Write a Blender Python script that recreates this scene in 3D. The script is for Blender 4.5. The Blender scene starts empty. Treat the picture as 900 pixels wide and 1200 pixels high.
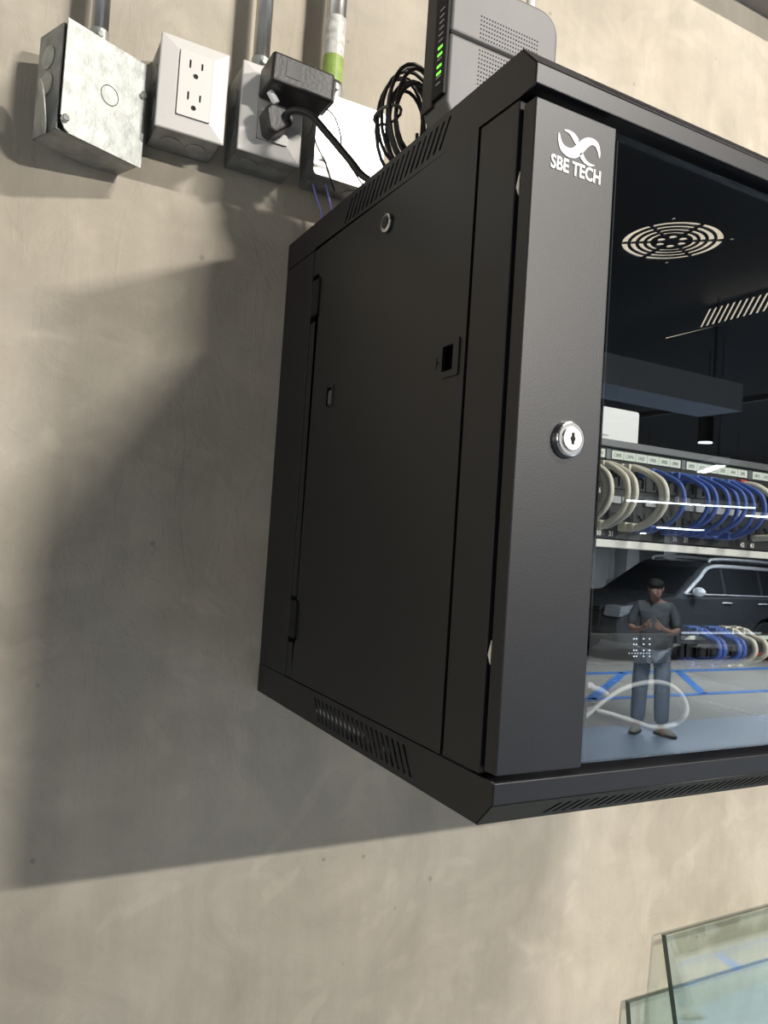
import bpy, bmesh, math, random
from mathutils import Vector, Matrix, Euler
random.seed(7)
PI = math.pi
C = bpy.context.scene.collection
sc = bpy.context.scene

# ---------------------------------------------------------------- camera, light, exposure
Z0 = 1.671                                   # height of the cabinet's underside above the floor
H = 0.516; D = 0.45; W = 0.53                # cabinet size
CAM = Vector((-0.30438, -0.85070, 0.17918 + Z0))
YAW, PITCH, ROLL, F = 0.489164, 0.037675, 0.065830, 909.82
cf = Vector((math.sin(YAW)*math.cos(PITCH), math.cos(YAW)*math.cos(PITCH), math.sin(PITCH)))
cr0 = cf.cross(Vector((0, 0, 1))).normalized(); cu0 = cr0.cross(cf)
cr = cr0*math.cos(ROLL) + cu0*math.sin(ROLL); cu = -cr0*math.sin(ROLL) + cu0*math.cos(ROLL)
cd = bpy.data.cameras.new('camera'); cam = bpy.data.objects.new('camera', cd); C.objects.link(cam)
cd.sensor_fit = 'VERTICAL'; cd.sensor_height = 24.0; cd.lens = F/1200*24.0; cd.clip_start = 0.01; cd.clip_end = 200
m = Matrix((cr, cu, -cf)).transposed().to_4x4(); m.translation = CAM; cam.matrix_world = m
sc.camera = cam

def at(px, py, ax, val):
    """point of the sight line through a photo pixel on the plane axis=val (z counted from the cabinet's underside)"""
    d = cf + cr*((px-450)/F) - cu*((py-600)/F)
    o = CAM - Vector((0, 0, Z0))
    return o + d*((val-o[ax])/d[ax])

w = bpy.data.worlds.new('world'); sc.world = w; w.use_nodes = True
w.node_tree.nodes['Background'].inputs[0].default_value = (0.84, 0.83, 0.79, 1)
w.node_tree.nodes['Background'].inputs[1].default_value = 1.9

def area(name, loc, target, sx, sy, power, col, spread=180):
    l = bpy.data.lights.new(name, 'AREA'); l.shape = 'RECTANGLE'; l.size = sx; l.size_y = sy
    l.energy = power; l.color = col; l.spread = math.radians(spread)
    o = bpy.data.objects.new(name, l); C.objects.link(o); o.location = loc
    z = (Vector(loc)-Vector(target)).normalized(); x = Vector((1, 0, 0)); y = z.cross(x).normalized(); x = y.cross(z)
    o.matrix_world = Matrix.Translation(loc) @ Matrix((x, y, z)).transposed().to_4x4()
    return o
WARM = (1.0, 0.945, 0.87); COOL = (0.90, 0.96, 1.0)
LB = (1.0, -1.80, Z0+1.80); LA = (1.56, -3.20, Z0+1.20)
area('wall_lamp_light', LB, (1.1, 0, Z0-1.1), 0.46, 0.03, 54, WARM)
area('bay_lamp_light', LA, (1.2, 0, Z0-1.2), 0.32, 0.035, 94, WARM)
TUBES = [((8.36, -8.60), (9.92, -7.60)), ((15.8, -14.83), (17.07, -14.39)), ((11.47, -8.9), (12.9, -8.0)),
         ((18.7, -18.76), (20.28, -19.38)), ((5.77, -5.11), (5.42, -4.62))]
for i, (a, b) in enumerate(TUBES):
    ln = math.dist(a, b)
    l = bpy.data.lights.new('tube_light', 'AREA'); l.shape = 'RECTANGLE'; l.size = ln; l.size_y = 0.07
    l.energy = 190*ln; l.color = COOL
    o = bpy.data.objects.new('tube_light', l); C.objects.link(o)
    o.location = ((a[0]+b[0])/2, (a[1]+b[1])/2, 2.70); o.rotation_euler = (0, 0, math.atan2(b[1]-a[1], b[0]-a[0]))
sc.view_settings.view_transform = 'Standard'; sc.view_settings.look = 'None'
sc.view_settings.exposure = 0.0; sc.view_settings.gamma = 1.0

# ---------------------------------------------------------------- materials
MATS = {}
def mat(name, col, rough=0.5, metal=0.0, var=0.0, vscale=8.0, bump=0.0, bscale=60.0, emit=0.0, spec=0.5):
    if name in MATS: return MATS[name]
    m = bpy.data.materials.new(name); m.use_nodes = True; nt = m.node_tree; b = nt.nodes['Principled BSDF']
    b.inputs['Base Color'].default_value = (*col, 1); b.inputs['Roughness'].default_value = rough
    b.inputs['Metallic'].default_value = metal; b.inputs['Specular IOR Level'].default_value = spec
    tc = nt.nodes.new('ShaderNodeTexCoord')
    n = nt.nodes.new('ShaderNodeTexNoise'); n.inputs['Scale'].default_value = vscale; n.inputs['Detail'].default_value = 5
    nt.links.new(tc.outputs['Object'], n.inputs['Vector'])
    if var:
        r = nt.nodes.new('ShaderNodeMapRange'); r.inputs[1].default_value = .3; r.inputs[2].default_value = .7
        r.inputs[3].default_value = 1-var; r.inputs[4].default_value = 1+var
        nt.links.new(n.outputs[0], r.inputs[0])
        v = nt.nodes.new('ShaderNodeVectorMath'); v.operation = 'SCALE'; v.inputs[0].default_value = col
        nt.links.new(r.outputs[0], v.inputs['Scale']); nt.links.new(v.outputs[0], b.inputs['Base Color'])
    if bump:
        n2 = nt.nodes.new('ShaderNodeTexNoise'); n2.inputs['Scale'].default_value = bscale; n2.inputs['Detail'].default_value = 4
        nt.links.new(tc.outputs['Object'], n2.inputs['Vector'])
        bp = nt.nodes.new('ShaderNodeBump'); bp.inputs['Strength'].default_value = bump; bp.inputs['Distance'].default_value = .01
        nt.links.new(n2.outputs[0], bp.inputs['Height']); nt.links.new(bp.outputs[0], b.inputs['Normal'])
    if emit:
        b.inputs['Emission Color'].default_value = (*col, 1); b.inputs['Emission Strength'].default_value = emit
    MATS[name] = m; return m

def glass_mat(name, tint, refl):
    m = bpy.data.materials.new(name); m.use_nodes = True; nt = m.node_tree; nt.nodes.clear()
    out = nt.nodes.new('ShaderNodeOutputMaterial'); mix = nt.nodes.new('ShaderNodeMixShader')
    tr = nt.nodes.new('ShaderNodeBsdfTransparent'); tr.inputs[0].default_value = (*tint, 1)
    gl = nt.nodes.new('ShaderNodeBsdfGlossy'); gl.inputs['Roughness'].default_value = 0.0
    gl.inputs[0].default_value = (.95, .98, 1, 1)
    lw = nt.nodes.new('ShaderNodeLayerWeight'); lw.inputs[0].default_value = .5
    p = nt.nodes.new('ShaderNodeMath'); p.operation = 'POWER'; p.inputs[1].default_value = 4
    a = nt.nodes.new('ShaderNodeMath'); a.operation = 'MULTIPLY_ADD'; a.inputs[1].default_value = .7; a.inputs[2].default_value = refl
    nt.links.new(lw.outputs['Facing'], p.inputs[0]); nt.links.new(p.outputs[0], a.inputs[0])
    nt.links.new(a.outputs[0], mix.inputs[0]); nt.links.new(tr.outputs[0], mix.inputs[1]); nt.links.new(gl.outputs[0], mix.inputs[2])
    nt.links.new(mix.outputs[0], out.inputs[0]); return m

def wall_mat():
    m = bpy.data.materials.new('plaster_concrete'); m.use_nodes = True; nt = m.node_tree; N = nt.nodes; L = nt.links
    b = N['Principled BSDF']; b.inputs['Roughness'].default_value = .62; b.inputs['Specular IOR Level'].default_value = .35
    tc = N.new('ShaderNodeTexCoord')
    def noise(scale, detail, dist, sx=1, sz=1, off=0):
        mp = N.new('ShaderNodeMapping'); mp.inputs['Scale'].default_value = (sx, 1, sz); mp.inputs['Location'].default_value = (off, off, off)
        L.new(tc.outputs['Object'], mp.inputs[0])
        n = N.new('ShaderNodeTexNoise'); n.inputs['Scale'].default_value = scale; n.inputs['Detail'].default_value = detail
        n.inputs['Distortion'].default_value = dist; n.inputs['Roughness'].default_value = .6
        L.new(mp.outputs[0], n.inputs['Vector']); return n.outputs[0]
    def ramp(src, lo, hi, a, c):
        r = N.new('ShaderNodeMapRange'); r.inputs[1].default_value = lo; r.inputs[2].default_value = hi
        r.inputs[3].default_value = a; r.inputs[4].default_value = c; r.clamp = True; L.new(src, r.inputs[0]); return r.outputs[0]
    def mul(a, c):
        x = N.new('ShaderNodeMath'); x.operation = 'MULTIPLY'; L.new(a, x.inputs[0]); L.new(c, x.inputs[1]); return x.outputs[0]
    big = noise(2.2, 4, .6); mid = noise(9, 7, 1.4); streak = noise(3.2, 5, .3, 6, .55, 3); fine = noise(34, 6, .4, 1, 1, 5)
    patch = noise(5.5, 2, 2.2, 1, 1, 9)
    k = mul(mul(ramp(big, .3, .7, .84, 1.12), ramp(mid, .3, .7, .90, 1.07)), mul(ramp(streak, .3, .7, .93, 1.07), ramp(fine, .25, .75, .965, 1.03)))
    k = mul(k, ramp(patch, .55, .62, .98, 1.07))
    pits = N.new('ShaderNodeTexVoronoi'); pits.inputs['Scale'].default_value = 16; L.new(tc.outputs['Object'], pits.inputs['Vector'])
    k = mul(k, ramp(pits.outputs['Distance'], .035, .06, .72, 1.0))
    mixc = N.new('ShaderNodeMix'); mixc.data_type = 'RGBA'
    mixc.inputs[6].default_value = (.475, .42, .335, 1); mixc.inputs[7].default_value = (.50, .455, .375, 1)
    L.new(ramp(noise(3.3, 3, .5, 1, 1, 14), .35, .65, 0, 1), mixc.inputs[0])
    v = N.new('ShaderNodeVectorMath'); v.operation = 'SCALE'; L.new(mixc.outputs[2], v.inputs[0]); L.new(k, v.inputs['Scale'])
    L.new(v.outputs[0], b.inputs['Base Color'])
    # trowel ridges and drips as relief
    rid = noise(7, 3, 2.6, 1.6, .9, 21)
    edge = ramp(rid, .50, .53, 0, 1)
    drip = ramp(noise(6, 4, .4, 5, .7, 30), .60, .64, 0, 1)
    s = N.new('ShaderNodeMath'); s.operation = 'MULTIPLY_ADD'; L.new(edge, s.inputs[0]); s.inputs[1].default_value = .10; L.new(ramp(mid, .2, .8, 0, .5), s.inputs[2])
    s2 = N.new('ShaderNodeMath'); s2.operation = 'MULTIPLY_ADD'; L.new(drip, s2.inputs[0]); s2.inputs[1].default_value = .12; L.new(s.outputs[0], s2.inputs[2])
    s3 = N.new('ShaderNodeMath'); s3.operation = 'MULTIPLY_ADD'; L.new(fine, s3.inputs[0]); s3.inputs[1].default_value = .10; L.new(s2.outputs[0], s3.inputs[2])
    bp = N.new('ShaderNodeBump'); bp.inputs['Strength'].default_value = .16; bp.inputs['Distance'].default_value = .012
    L.new(s3.outputs[0], bp.inputs['Height']); L.new(bp.outputs[0], b.inputs['Normal'])
    return m

M_wall = wall_mat()
M_blk = mat('black_powder_coat', (.0082, .0090, .0118), .46, 0, .12, 30, .03, 700, spec=.5)
M_dark = mat('dark_inner_metal', (.012, .012, .014), .5)
M_gap = mat('black_void', (.004, .004, .004), .8)
M_chrome = mat('chrome', (.75, .75, .74), .18, 1)
M_galv = mat('galvanised_steel', (.44, .46, .44), .50, .6, .20, 90, .05, 300)
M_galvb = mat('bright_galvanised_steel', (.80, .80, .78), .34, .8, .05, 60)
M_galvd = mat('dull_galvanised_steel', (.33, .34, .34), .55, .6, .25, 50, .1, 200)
M_conduit = mat('conduit_steel', (.52, .51, .48), .33, .9, .1, 40)
M_white = mat('white_plastic', (.74, .72, .69), .38)
M_wbox = mat('white_router_plastic', (.93, .93, .93), .4)
M_bplast = mat('black_plastic', (.022, .021, .021), .42, 0, .15, 40, .05, 300)
M_gplast = mat('grey_plastic', (.135, .132, .13), .5, 0, .06, 30)
M_gold = mat('slot_dark', (.01, .01, .01), .7)
M_green = mat('green_label', (.30, .42, .10), .5, 0, .25, 90)
M_plabel = mat('printed_label', (.62, .62, .58), .45, 0, .25, 160)
M_ink = mat('grey_ink', (.25, .27, .27), .7)
M_led = mat('green_led', (.25, 1.0, .08), .4, emit=1.0)
M_tick = mat('pale_print', (.55, .55, .55), .5)
M_logo = mat('white_print', (.80, .80, .80), .45)
M_glass = glass_mat('door_glass', (.96, .975, .975), .115)
M_sheet = glass_mat('sheet_glass', (.91, .95, .93), .085)
M_sedge = mat('glass_edge_green', (.045, .075, .062), .25)
M_label = mat('white_paper_label', (.72, .78, .70), .6)
M_lip = mat('light_grey_metal', (.80, .78, .72), .45)
M_bar = mat('grey_shelf_metal', (.16, .165, .17), .4, .3)
M_wcord = mat('ivory_cable', (.80, .76, .64), .42)
M_bcord = mat('blue_cable', (.075, .15, .50), .38)
M_rcord = mat('red_cable', (.45, .05, .03), .4)
M_lcord = mat('lilac_blue_cable', (.30, .30, .80), .4)
M_port = mat('port_black', (.008, .008, .009), .5)
M_swled = mat('switch_led', (.75, .85, 1.0), .4, emit=1.2)
M_floor = mat('garage_floor', (.34, .325, .30), .45, 0, .10, 1.2, .05, 40)
M_paleblue = mat('pale_blue_floor', (.36, .44, .56), .4, 0, .08, 2.0)
M_line = mat('blue_floor_paint', (.06, .19, .52), .5, 0, .12, 6)
M_ceil = mat('dark_ceiling_paint', (.045, .047, .05), .8)
M_beam = mat('grey_blue_beam', (.50, .56, .64), .7)
M_beamw = mat('mauve_grey_beam', (.30, .27, .26), .75, 0, .1, 4)
M_gwall = mat('garage_wall', (.30, .31, .33), .8, 0, .1, 2)

# ---------------------------------------------------------------- helpers
def obj(name, bm, m, parent=None, bevel=0, smooth=False, seg=2, kind=None):
    me = bpy.data.meshes.new(name)
    bmesh.ops.recalc_face_normals(bm, faces=bm.faces[:])
    bm.to_mesh(me); bm.free()
    return link(name, me, m, parent, bevel, smooth, seg, kind)
def link(name, me, m, parent=None, bevel=0, smooth=False, seg=2, kind=None):
    o = bpy.data.objects.new(name, me); C.objects.link(o)
    for x in (m if isinstance(m, (list, tuple)) else [m]): me.materials.append(x)
    if parent: o.parent = parent
    if smooth:
        for p in me.polygons: p.use_smooth = True
    if bevel:
        b = o.modifiers.new('bevel', 'BEVEL'); b.width = bevel; b.segments = seg; b.limit_method = 'ANGLE'; b.angle_limit = math.radians(40)
    if kind: o['kind'] = kind
    return o
def thing(name, label, cat, loc=(0, 0, 0), rot=(0, 0, 0), group=None):
    o = bpy.data.objects.new(name, None); C.objects.link(o); o.empty_display_size = .05
    o.location = loc; o.rotation_euler = rot; o['label'] = label; o['category'] = cat
    if group: o['group'] = group
    return o
def tag(o, label, cat, group=None):
    o['label'] = label; o['category'] = cat
    if group: o['group'] = group
    return o
def BM(): return bmesh.new()
def box(bm, x0, x1, y0, y1, z0, z1, M=None):
    v = [bm.verts.new(((x0, x1)[i & 1], (y0, y1)[i >> 1 & 1], (z0, z1)[i >> 2 & 1])) for i in range(8)]
    for f in ((0, 1, 3, 2), (4, 6, 7, 5), (0, 4, 5, 1), (2, 3, 7, 6), (0, 2, 6, 4), (1, 5, 7, 3)): bm.faces.new([v[i] for i in f])
    if M: bmesh.ops.transform(bm, matrix=M, verts=v)
    return v
def bx(*a, M=None):
    bm = BM(); box(bm, *a, M=M); return bm
def cyl(bm, p, q, r, n=20, r2=None, cap=True):
    p = Vector(p); q = Vector(q); d = (q-p); L = d.length; d.normalize()
    u = d.orthogonal().normalized(); v = d.cross(u); r2 = r if r2 is None else r2
    A = [bm.verts.new(p+u*(r*math.cos(2*PI*i/n))+v*(r*math.sin(2*PI*i/n))) for i in range(n)]
    B = [bm.verts.new(q+u*(r2*math.cos(2*PI*i/n))+v*(r2*math.sin(2*PI*i/n))) for i in range(n)]
    for i in range(n): bm.faces.new((A[i], A[(i+1) % n], B[(i+1) % n], B[i]))
    if cap: bm.faces.new(A[::-1]); bm.faces.new(B)
    return A+B
def smooth_pts(pts, k=6, closed=False):
    P = [Vector(p) for p in pts]; n = len(P); out = []
    rng = range(n) if closed else range(n-1)
    for i in rng:
        if closed: a, b, c, d = P[(i-1) % n], P[i], P[(i+1) % n], P[(i+2) % n]
        else: a, b, c, d = P[max(i-1, 0)], P[i], P[i+1], P[min(i+2, n-1)]
        for j in range(k):
            t = j/k
            out.append(.5*((2*b)+(c-a)*t+(2*a-5*b+4*c-d)*t*t+(3*b-a-3*c+d)*t**3))
    if not closed: out.append(P[-1])
    return out
def tube(bm, pts, r, n=8, closed=False):
    P = [Vector(p) for p in pts]; N = len(P); rings = []; u = None
    for i, p in enumerate(P):
        a = P[i-1] if (i or closed) else p; b = P[(i+1) % N] if (i < N-1 or closed) else p
        t = (b-a).normalized()
        u = t.orthogonal().normalized() if u is None else (u-t*u.dot(t)).normalized()
        v = t.cross(u); rr = r(i/(N-1)) if callable(r) else r
        rings.append([bm.verts.new(p+u*(rr*math.cos(2*PI*k/n))+v*(rr*math.sin(2*PI*k/n))) for k in range(n)])
    for i in range(N if closed else N-1):
        A, B = rings[i], rings[(i+1) % N]
        for k in range(n): bm.faces.new((A[k], A[(k+1) % n], B[(k+1) % n], B[k]))
    if not closed: bm.faces.new(rings[0][::-1]); bm.faces.new(rings[-1])
def prism(bm, poly, axis, a, b):
    """extrude a 2D polygon along axis (0: polygon is (y,z); 1: (x,z); 2: (x,y))"""
    def P(u, v, t): return ((t, u, v), (u, t, v), (u, v, t))[axis]
    A = [bm.verts.new(P(u, v, a)) for u, v in poly]; B = [bm.verts.new(P(u, v, b)) for u, v in poly]
    n = len(poly); bm.faces.new(A); bm.faces.new(B[::-1])
    for i in range(n): bm.faces.new((A[i], B[i], B[(i+1) % n], A[(i+1) % n]))
def plate(name, loops, t, M, m, parent=None, bevel=0):
    """sheet of thickness t from 2D loops (first outline, then holes), placed by matrix M"""
    cu_ = bpy.data.curves.new(name, 'CURVE'); cu_.dimensions = '2D'; cu_.fill_mode = 'BOTH'; cu_.extrude = t/2
    for lp in loops:
        s = cu_.splines.new('POLY'); s.points.add(len(lp)-1); s.use_cyclic_u = True
        for q, (x, y) in zip(s.points, lp): q.co = (x, y, 0, 1)
    o = bpy.data.objects.new(name, cu_); me = bpy.data.meshes.new_from_object(o)
    bpy.data.objects.remove(o); bpy.data.curves.remove(cu_)
    me.transform(M); me.name = name
    return link(name, me, m, parent, bevel)
def text_mesh(name, s, size, M, m, parent, off=0.0, ext=0.0003, sx=1.0, align='LEFT', shear=0):
    cu_ = bpy.data.curves.new(name, 'FONT'); cu_.body = s; cu_.size = size; cu_.offset = off; cu_.extrude = ext; cu_.align_x = align; cu_.shear = shear
    cu_.resolution_u = 3
    o = bpy.data.objects.new(name, cu_); me = bpy.data.meshes.new_from_object(o); bpy.data.objects.remove(o); bpy.data.curves.remove(cu_)
    me.transform(Matrix.Diagonal((sx, 1, 1, 1))); me.transform(M); me.name = name
    return link(name, me, m, parent)
def rect(x0, x1, y0, y1): return [(x0, y0), (x1, y0), (x1, y1), (x0, y1)]
def rrect(x0, x1, y0, y1, r, n=4):
    o = []
    for cx, cy, a in ((x1-r, y1-r, 0), (x0+r, y1-r, 90), (x0+r, y0+r, 180), (x1-r, y0+r, 270)):
        for i in range(n+1):
            t = math.radians(a+90*i/n); o.append((cx+r*math.cos(t), cy+r*math.sin(t)))
    return o
def circ(cx, cy, r, n=20): return [(cx+r*math.cos(2*PI*i/n), cy+r*math.sin(2*PI*i/n)) for i in range(n)]
def slot(u, v, du, dv, w):
    """slanted slot of width w along u, from (u,v) to (u+du,v+dv)"""
    return [(u-w/2, v), (u+w/2, v), (u+w/2+du, v+dv), (u-w/2+du, v+dv)]
def basis(ux, uy, o): # 2D x -> ux, 2D y -> uy
    ux = Vector(ux); uy = Vector(uy); m_ = Matrix((ux, uy, ux.cross(uy))).transposed().to_4x4(); m_.translation = Vector(o); return m_
FRONT = lambda y: basis((1, 0, 0), (0, 0, 1), (0, y, 0))     # plate facing -y
SIDE = lambda x: basis((0, 1, 0), (0, 0, 1), (x, 0, 0))      # plate in the y,z plane
def L3(p): return (p[0], p[1], p[2])
def wz(p): return Vector((p[0], p[1], p[2]+Z0))

# ---------------------------------------------------------------- setting
def struct(name, bm, m, **k):
    o = obj(name, bm, m, **k); o['kind'] = 'structure'; return o
XL, XR, YB, ZC = -6.0, 26.0, -22.0, 3.85
o = struct('wall_front', bx(XL, XR, 0, .2, 0, ZC), M_wall)
o = struct('floor', bx(XL, XR, YB, 0, -.2, 0), M_floor)
o = struct('ceiling', bx(XL, XR, YB, .2, ZC, ZC+.2), M_ceil)
o = struct('wall_back', bx(XL, XR, YB-.2, YB, 0, ZC), M_gwall)
o = struct('wall_right', bx(XR, XR+.2, YB, .2, 0, ZC), M_gwall)
o = struct('wall_left', bx(XL-.2, XL, YB, .2, 0, .9), M_gwall)
o = struct('trim_1', bx(XL, XR, -.10, 0, Z0+1.105, ZC), M_beamw)              # beam along the top of the wall
o = struct('trim_2', bx(XL, 4.08, -3.75, -3.41, 2.85, 3.03), M_beam)            # ceiling beams
o = struct('trim_3', bx(4.5, 4.85, -15, -6.2, 2.95, ZC), M_beam)
o = struct('floor_pale_blue_strip', bx(XL, XR, -6.35, -.9, 0, .004), M_paleblue)  # wide strip of floor along the wall, coloured pale blue
def stripe(a, b, wd=.11):
    a = Vector((*a, 0)); b = Vector((*b, 0)); d = (b-a).normalized(); n = Vector((-d.y, d.x, 0))*wd/2
    bm = BM(); prism(bm, [((a+n).x, (a+n).y), ((a-n).x, (a-n).y), ((b-n).x, (b-n).y), ((b+n).x, (b+n).y)], 2, .0005, .0045)
    return struct('floor_marking', bm, M_line)
stripe((4, -9.23), (18, -9.23), .16); stripe((3, -7.6), (18, -7.55), .13); stripe((10.35, -9.2), (9.0, -7.6), .13); stripe((6.9, -7.6), (9.1, -9.2), .13)
for x, y in ((17.5, -17.5), (19.6, -17.5), (2, -14.5)):
    struct('column', bx(x-.25, x+.25, y-.25, y+.25, 0, ZC), mat('column_concrete', (.42, .43, .45), .8, 0, .1, 3))

# ---------------------------------------------------------------- cabinet
cab = thing('wall_cabinet', 'black steel wall-mounted network cabinet with a glass front door', 'cabinet', (0, 0, Z0))
c, ch, h1 = .016, .017, .031
T = .0012
def slots_side(z0, z1, ya, yb, n, lean):
    return [slot(ya+(yb-ya)*i/(n-1), z0, lean, z1-z0, .0038) for i in range(n)]
def side_poly(top):
    if top: return [(-.0005, H), (-(D-c), H), (-D, H-ch), (-D, H-h1), (-.4335, H-h1-.002), (-.083, H-.0285), (-.083, H-h1+.001), (-.0005, H-h1+.001)]
    return [(-.0005, 0), (-.083, 0), (-(D-c), 0), (-D, ch), (-D, h1), (-.0005, h1)]
def hinge_covers(x, sh):
    tcov = plate('top_cover_side', [side_poly(True)]+slots_side(H-.0265, H-.005, -.158+sh, -.332+sh, 20, -.0135), T, SIDE(x), M_blk, cab)
    bcov = plate('bottom_cover_side', [side_poly(False)]+slots_side(.0255, .005, -.163, -.335, 20, -.0135), T, SIDE(x), M_blk, cab)
hinge_covers(T/2, 0); hinge_covers(W-T/2, .016)
obj('added_slot_blocker', bx(W-.016, W-.004, -.43, -.003, .0085, h1+.004), M_dark, cab)  # added strip blocking light through the upper part of the lower right vents
# top skin with the fan grille
fc = at(787, 283, 2, H-T/2); fx, fy = fc.x, fc.y
holes = []
rot0 = math.radians(18)
for ri, ro in ((.0448, .0505), (.0365, .0415), (.0285, .0332), (.0212, .0252)):
    for k in range(6):
        hw = .0019; a0 = rot0+k*PI/3+math.asin(hw/ro); a1 = rot0+(k+1)*PI/3-math.asin(hw/ro)
        n = 9
        holes.append([(fx+ro*math.cos(a0+(a1-a0)*i/n), fy+ro*math.sin(a0+(a1-a0)*i/n)) for i in range(n+1)] +
                     [(fx+ri*math.cos(a1-(a1-a0)*i/n), fy+ri*math.sin(a1-(a1-a0)*i/n)) for i in range(n+1)])
for k in range(6):
    a = rot0+PI/6+k*PI/3; holes.append(circ(fx+.0125*math.cos(a), fy+.0125*math.sin(a), .0042, 12))
for q in ((790, 256), (781.7, 307.5), (717, 286.7), (858, 280)):
    p = at(*q, 2, H-T/2); holes.append(circ(p.x, p.y, .0022, 10))
plate('top_panel', [rect(T, W-T, -(D-c), -.0005)]+holes, T, Matrix.Translation((0, 0, H-T/2)), M_blk, cab)
plate('bottom_panel', [rect(T, W-T, -(D-c), -.0005)], T, Matrix.Translation((0, 0, T/2)), M_blk, cab)
obj('back_panel', bx(T, W-T, -.0025, -.0005, T, H-T), M_dark, cab)
# front rims: vertical band and chamfer with slanted vents
r2 = math.sqrt(.5)
LC = math.hypot(c, ch)
nsl = 52
def chamfer(name, top):
    hs = [slot(.052+.0082*i, .0048, .0085, .0125, .0036) for i in range(nsl)]
    uy = Vector((0, -c, ch)).normalized() if not top else Vector((0, -c, -ch)).normalized()
    o_ = (0, -(D-c), 0) if not top else (0, -(D-c), H)
    if top: hs = [[(u+.0, v) for u, v in s] for s in hs]
    return plate(name, [rect(0, W, 0, LC)]+hs, T, basis((1, 0, 0), uy, o_), M_blk, cab)
chamfer('bottom_vent_rim', False); chamfer('top_vent_rim', True)
obj('top_front_rim', bx(0, W, -D-T/2, -D+T, H-h1, H-ch), M_blk, cab, bevel=.0007)
obj('bottom_front_rim', bx(0, W, -D-T/2, -D+T, ch, h1), M_blk, cab, bevel=.0007)
obj('top_front_return', bx(T, W-T, -D+T, -.425, H-h1, H-h1+T), M_blk, cab)
obj('bottom_front_return', bx(T, W-T, -D+T, -.425, h1-T, h1), M_blk, cab)
# rear frame, front frame of the left side
obj('rear_frame', bx(0, .02, -.081, -.0005, h1+.0005, H-h1), M_blk, cab, bevel=.0008)
obj('front_frame', bx(.0005, .02, -.4335, -.3885, h1+.001, H-h1-.003), M_blk, cab, bevel=.0008)
obj('side_backing', bx(.012, .014, -.42, -.07, h1, H-h1), M_gap, cab)
obj('right_side_panel', bx(W-.004, W-.001, -.434, -.0005, h1, H-h1), M_blk, cab)
obj('front_frame', bx(W-.02, W-.005, -.4335, -.3885, h1+.001, H-h1-.003), M_blk, cab)
# removable side door
sp = plate('side_panel', [rect(-.3862, -.0985, h1+.0012, H-h1-.001), rect(-.372, -.3575, .3085, .3275), rect(-.1515, -.1405, .3095, .3275),
                          rect(-.1058, -.0975, .409, .452), rect(-.1058, -.0975, .072, .113)], .0016, SIDE(.0008), M_blk, cab)
obj('hinge_strip', bx(.0002, .012, -.0975, -.0835, h1+.0012, .068), M_blk, sp, bevel=.0005)
obj('hinge_strip', bx(.0002, .012, -.0975, -.0835, .116, .405), M_blk, sp, bevel=.0005)
obj('hinge_strip', bx(.0002, .012, -.0975, -.0835, .456, H-h1-.001), M_blk, sp, bevel=.0005)
for z in (.409, .072):
    hb = BM(); box(hb, -.0025, .010, -.105, -.088, z+.002, z+.040); box(hb, .001, .006, -.098, -.090, z+.026, z+.040)
    obj('hinge', hb, M_gap, sp, bevel=.001)
# round lock on the side door
lk = BM(); cyl(lk, (-.0002, -.2514, .4578), (-.0035, -.2514, .4578), .0085, 24)
lko = obj('side_lock', lk, M_chrome, sp, bevel=.0012); lko['label'] = 'small round chrome lock'
lk = BM(); cyl(lk, (-.0030, -.2514, .4578), (-.0042, -.2514, .4578), .0052, 20); obj('lock_core', lk, M_blk, sp)
# finger latches
for (ya, yb, z0, z1, deep) in ((-.372, -.3575, .3085, .3275, .010), (-.1515, -.1405, .3095, .3275, .010)):
    lb = BM(); box(lb, deep-.002, deep, ya-.001, yb+.001, z0-.001, z1+.001)
    obj('latch_recess', lb, mat('latch_plastic', (.022, .03, .05), .4), sp)
fl = plate('latch_frame', [rrect(-.3795, -.3555, .3035, .3315, .002), rect(-.372, -.3575, .3085, .3275)], .0016, SIDE(-.0004), M_blk, sp)
tb = BM(); box(tb, -.0002, .001, -.3520, -.3475, .3158, .3172); box(tb, -.0002, .001, -.3488, -.3474, .3118, .3212); obj('latch_mark', tb, M_gap, sp)
lt = BM(); prism(lt, [(-.1500, .311), (-.1420, .311), (-.1420, .322), (-.1440, .3255), (-.1480, .3255), (-.1500, .322)], 0, .001, .006)
obj('latch_button', lt, mat('latch_grey', (.09, .10, .11), .3), sp, bevel=.0006)
pb = BM(); box(pb, -.0006, .0004, -.1585, -.1575, .308, .329); box(pb, -.0006, .0004, -.1585, -.146, .3068, .308); obj('latch_edge', pb, M_gap, sp)

# ---- front door
DZ0, DZ1, DX0, DX1 = .0352, .4768, .0015, W-.0015
door = obj('front_door', bx(DX0, .0725, -D, -.4368, DZ0, DZ1), M_blk, cab, bevel=.0009)
obj('right_stile', bx(W-.074, DX1, -D, -.4368, DZ0, DZ1), M_blk, door, bevel=.0009)
obj('glass_pane', bx(.070, W-.072, -.4475, -.4435, DZ0+.002, DZ1-.001), M_glass, door)
obj('edge_seal', bx(.0800, .0812, -.4432, -.4415, DZ0+.003, DZ1-.003), M_gap, door)
lk = BM(); cyl(lk, (.0435, -D+.001, .2552), (.0435, -D-.0050, .2552), .0130, 32, .0118)
l1 = obj('door_lock', lk, M_chrome, door, bevel=.0011, smooth=False); l1['label'] = 'round chrome key lock'
lk = BM(); cyl(lk, (.0435, -D-.0040, .2552), (.0435, -D-.0062, .2552), .0082, 28); obj('lock_barrel', lk, mat('satin_nickel', (.55, .55, .54), .3, 1), door, bevel=.0006)
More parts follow.
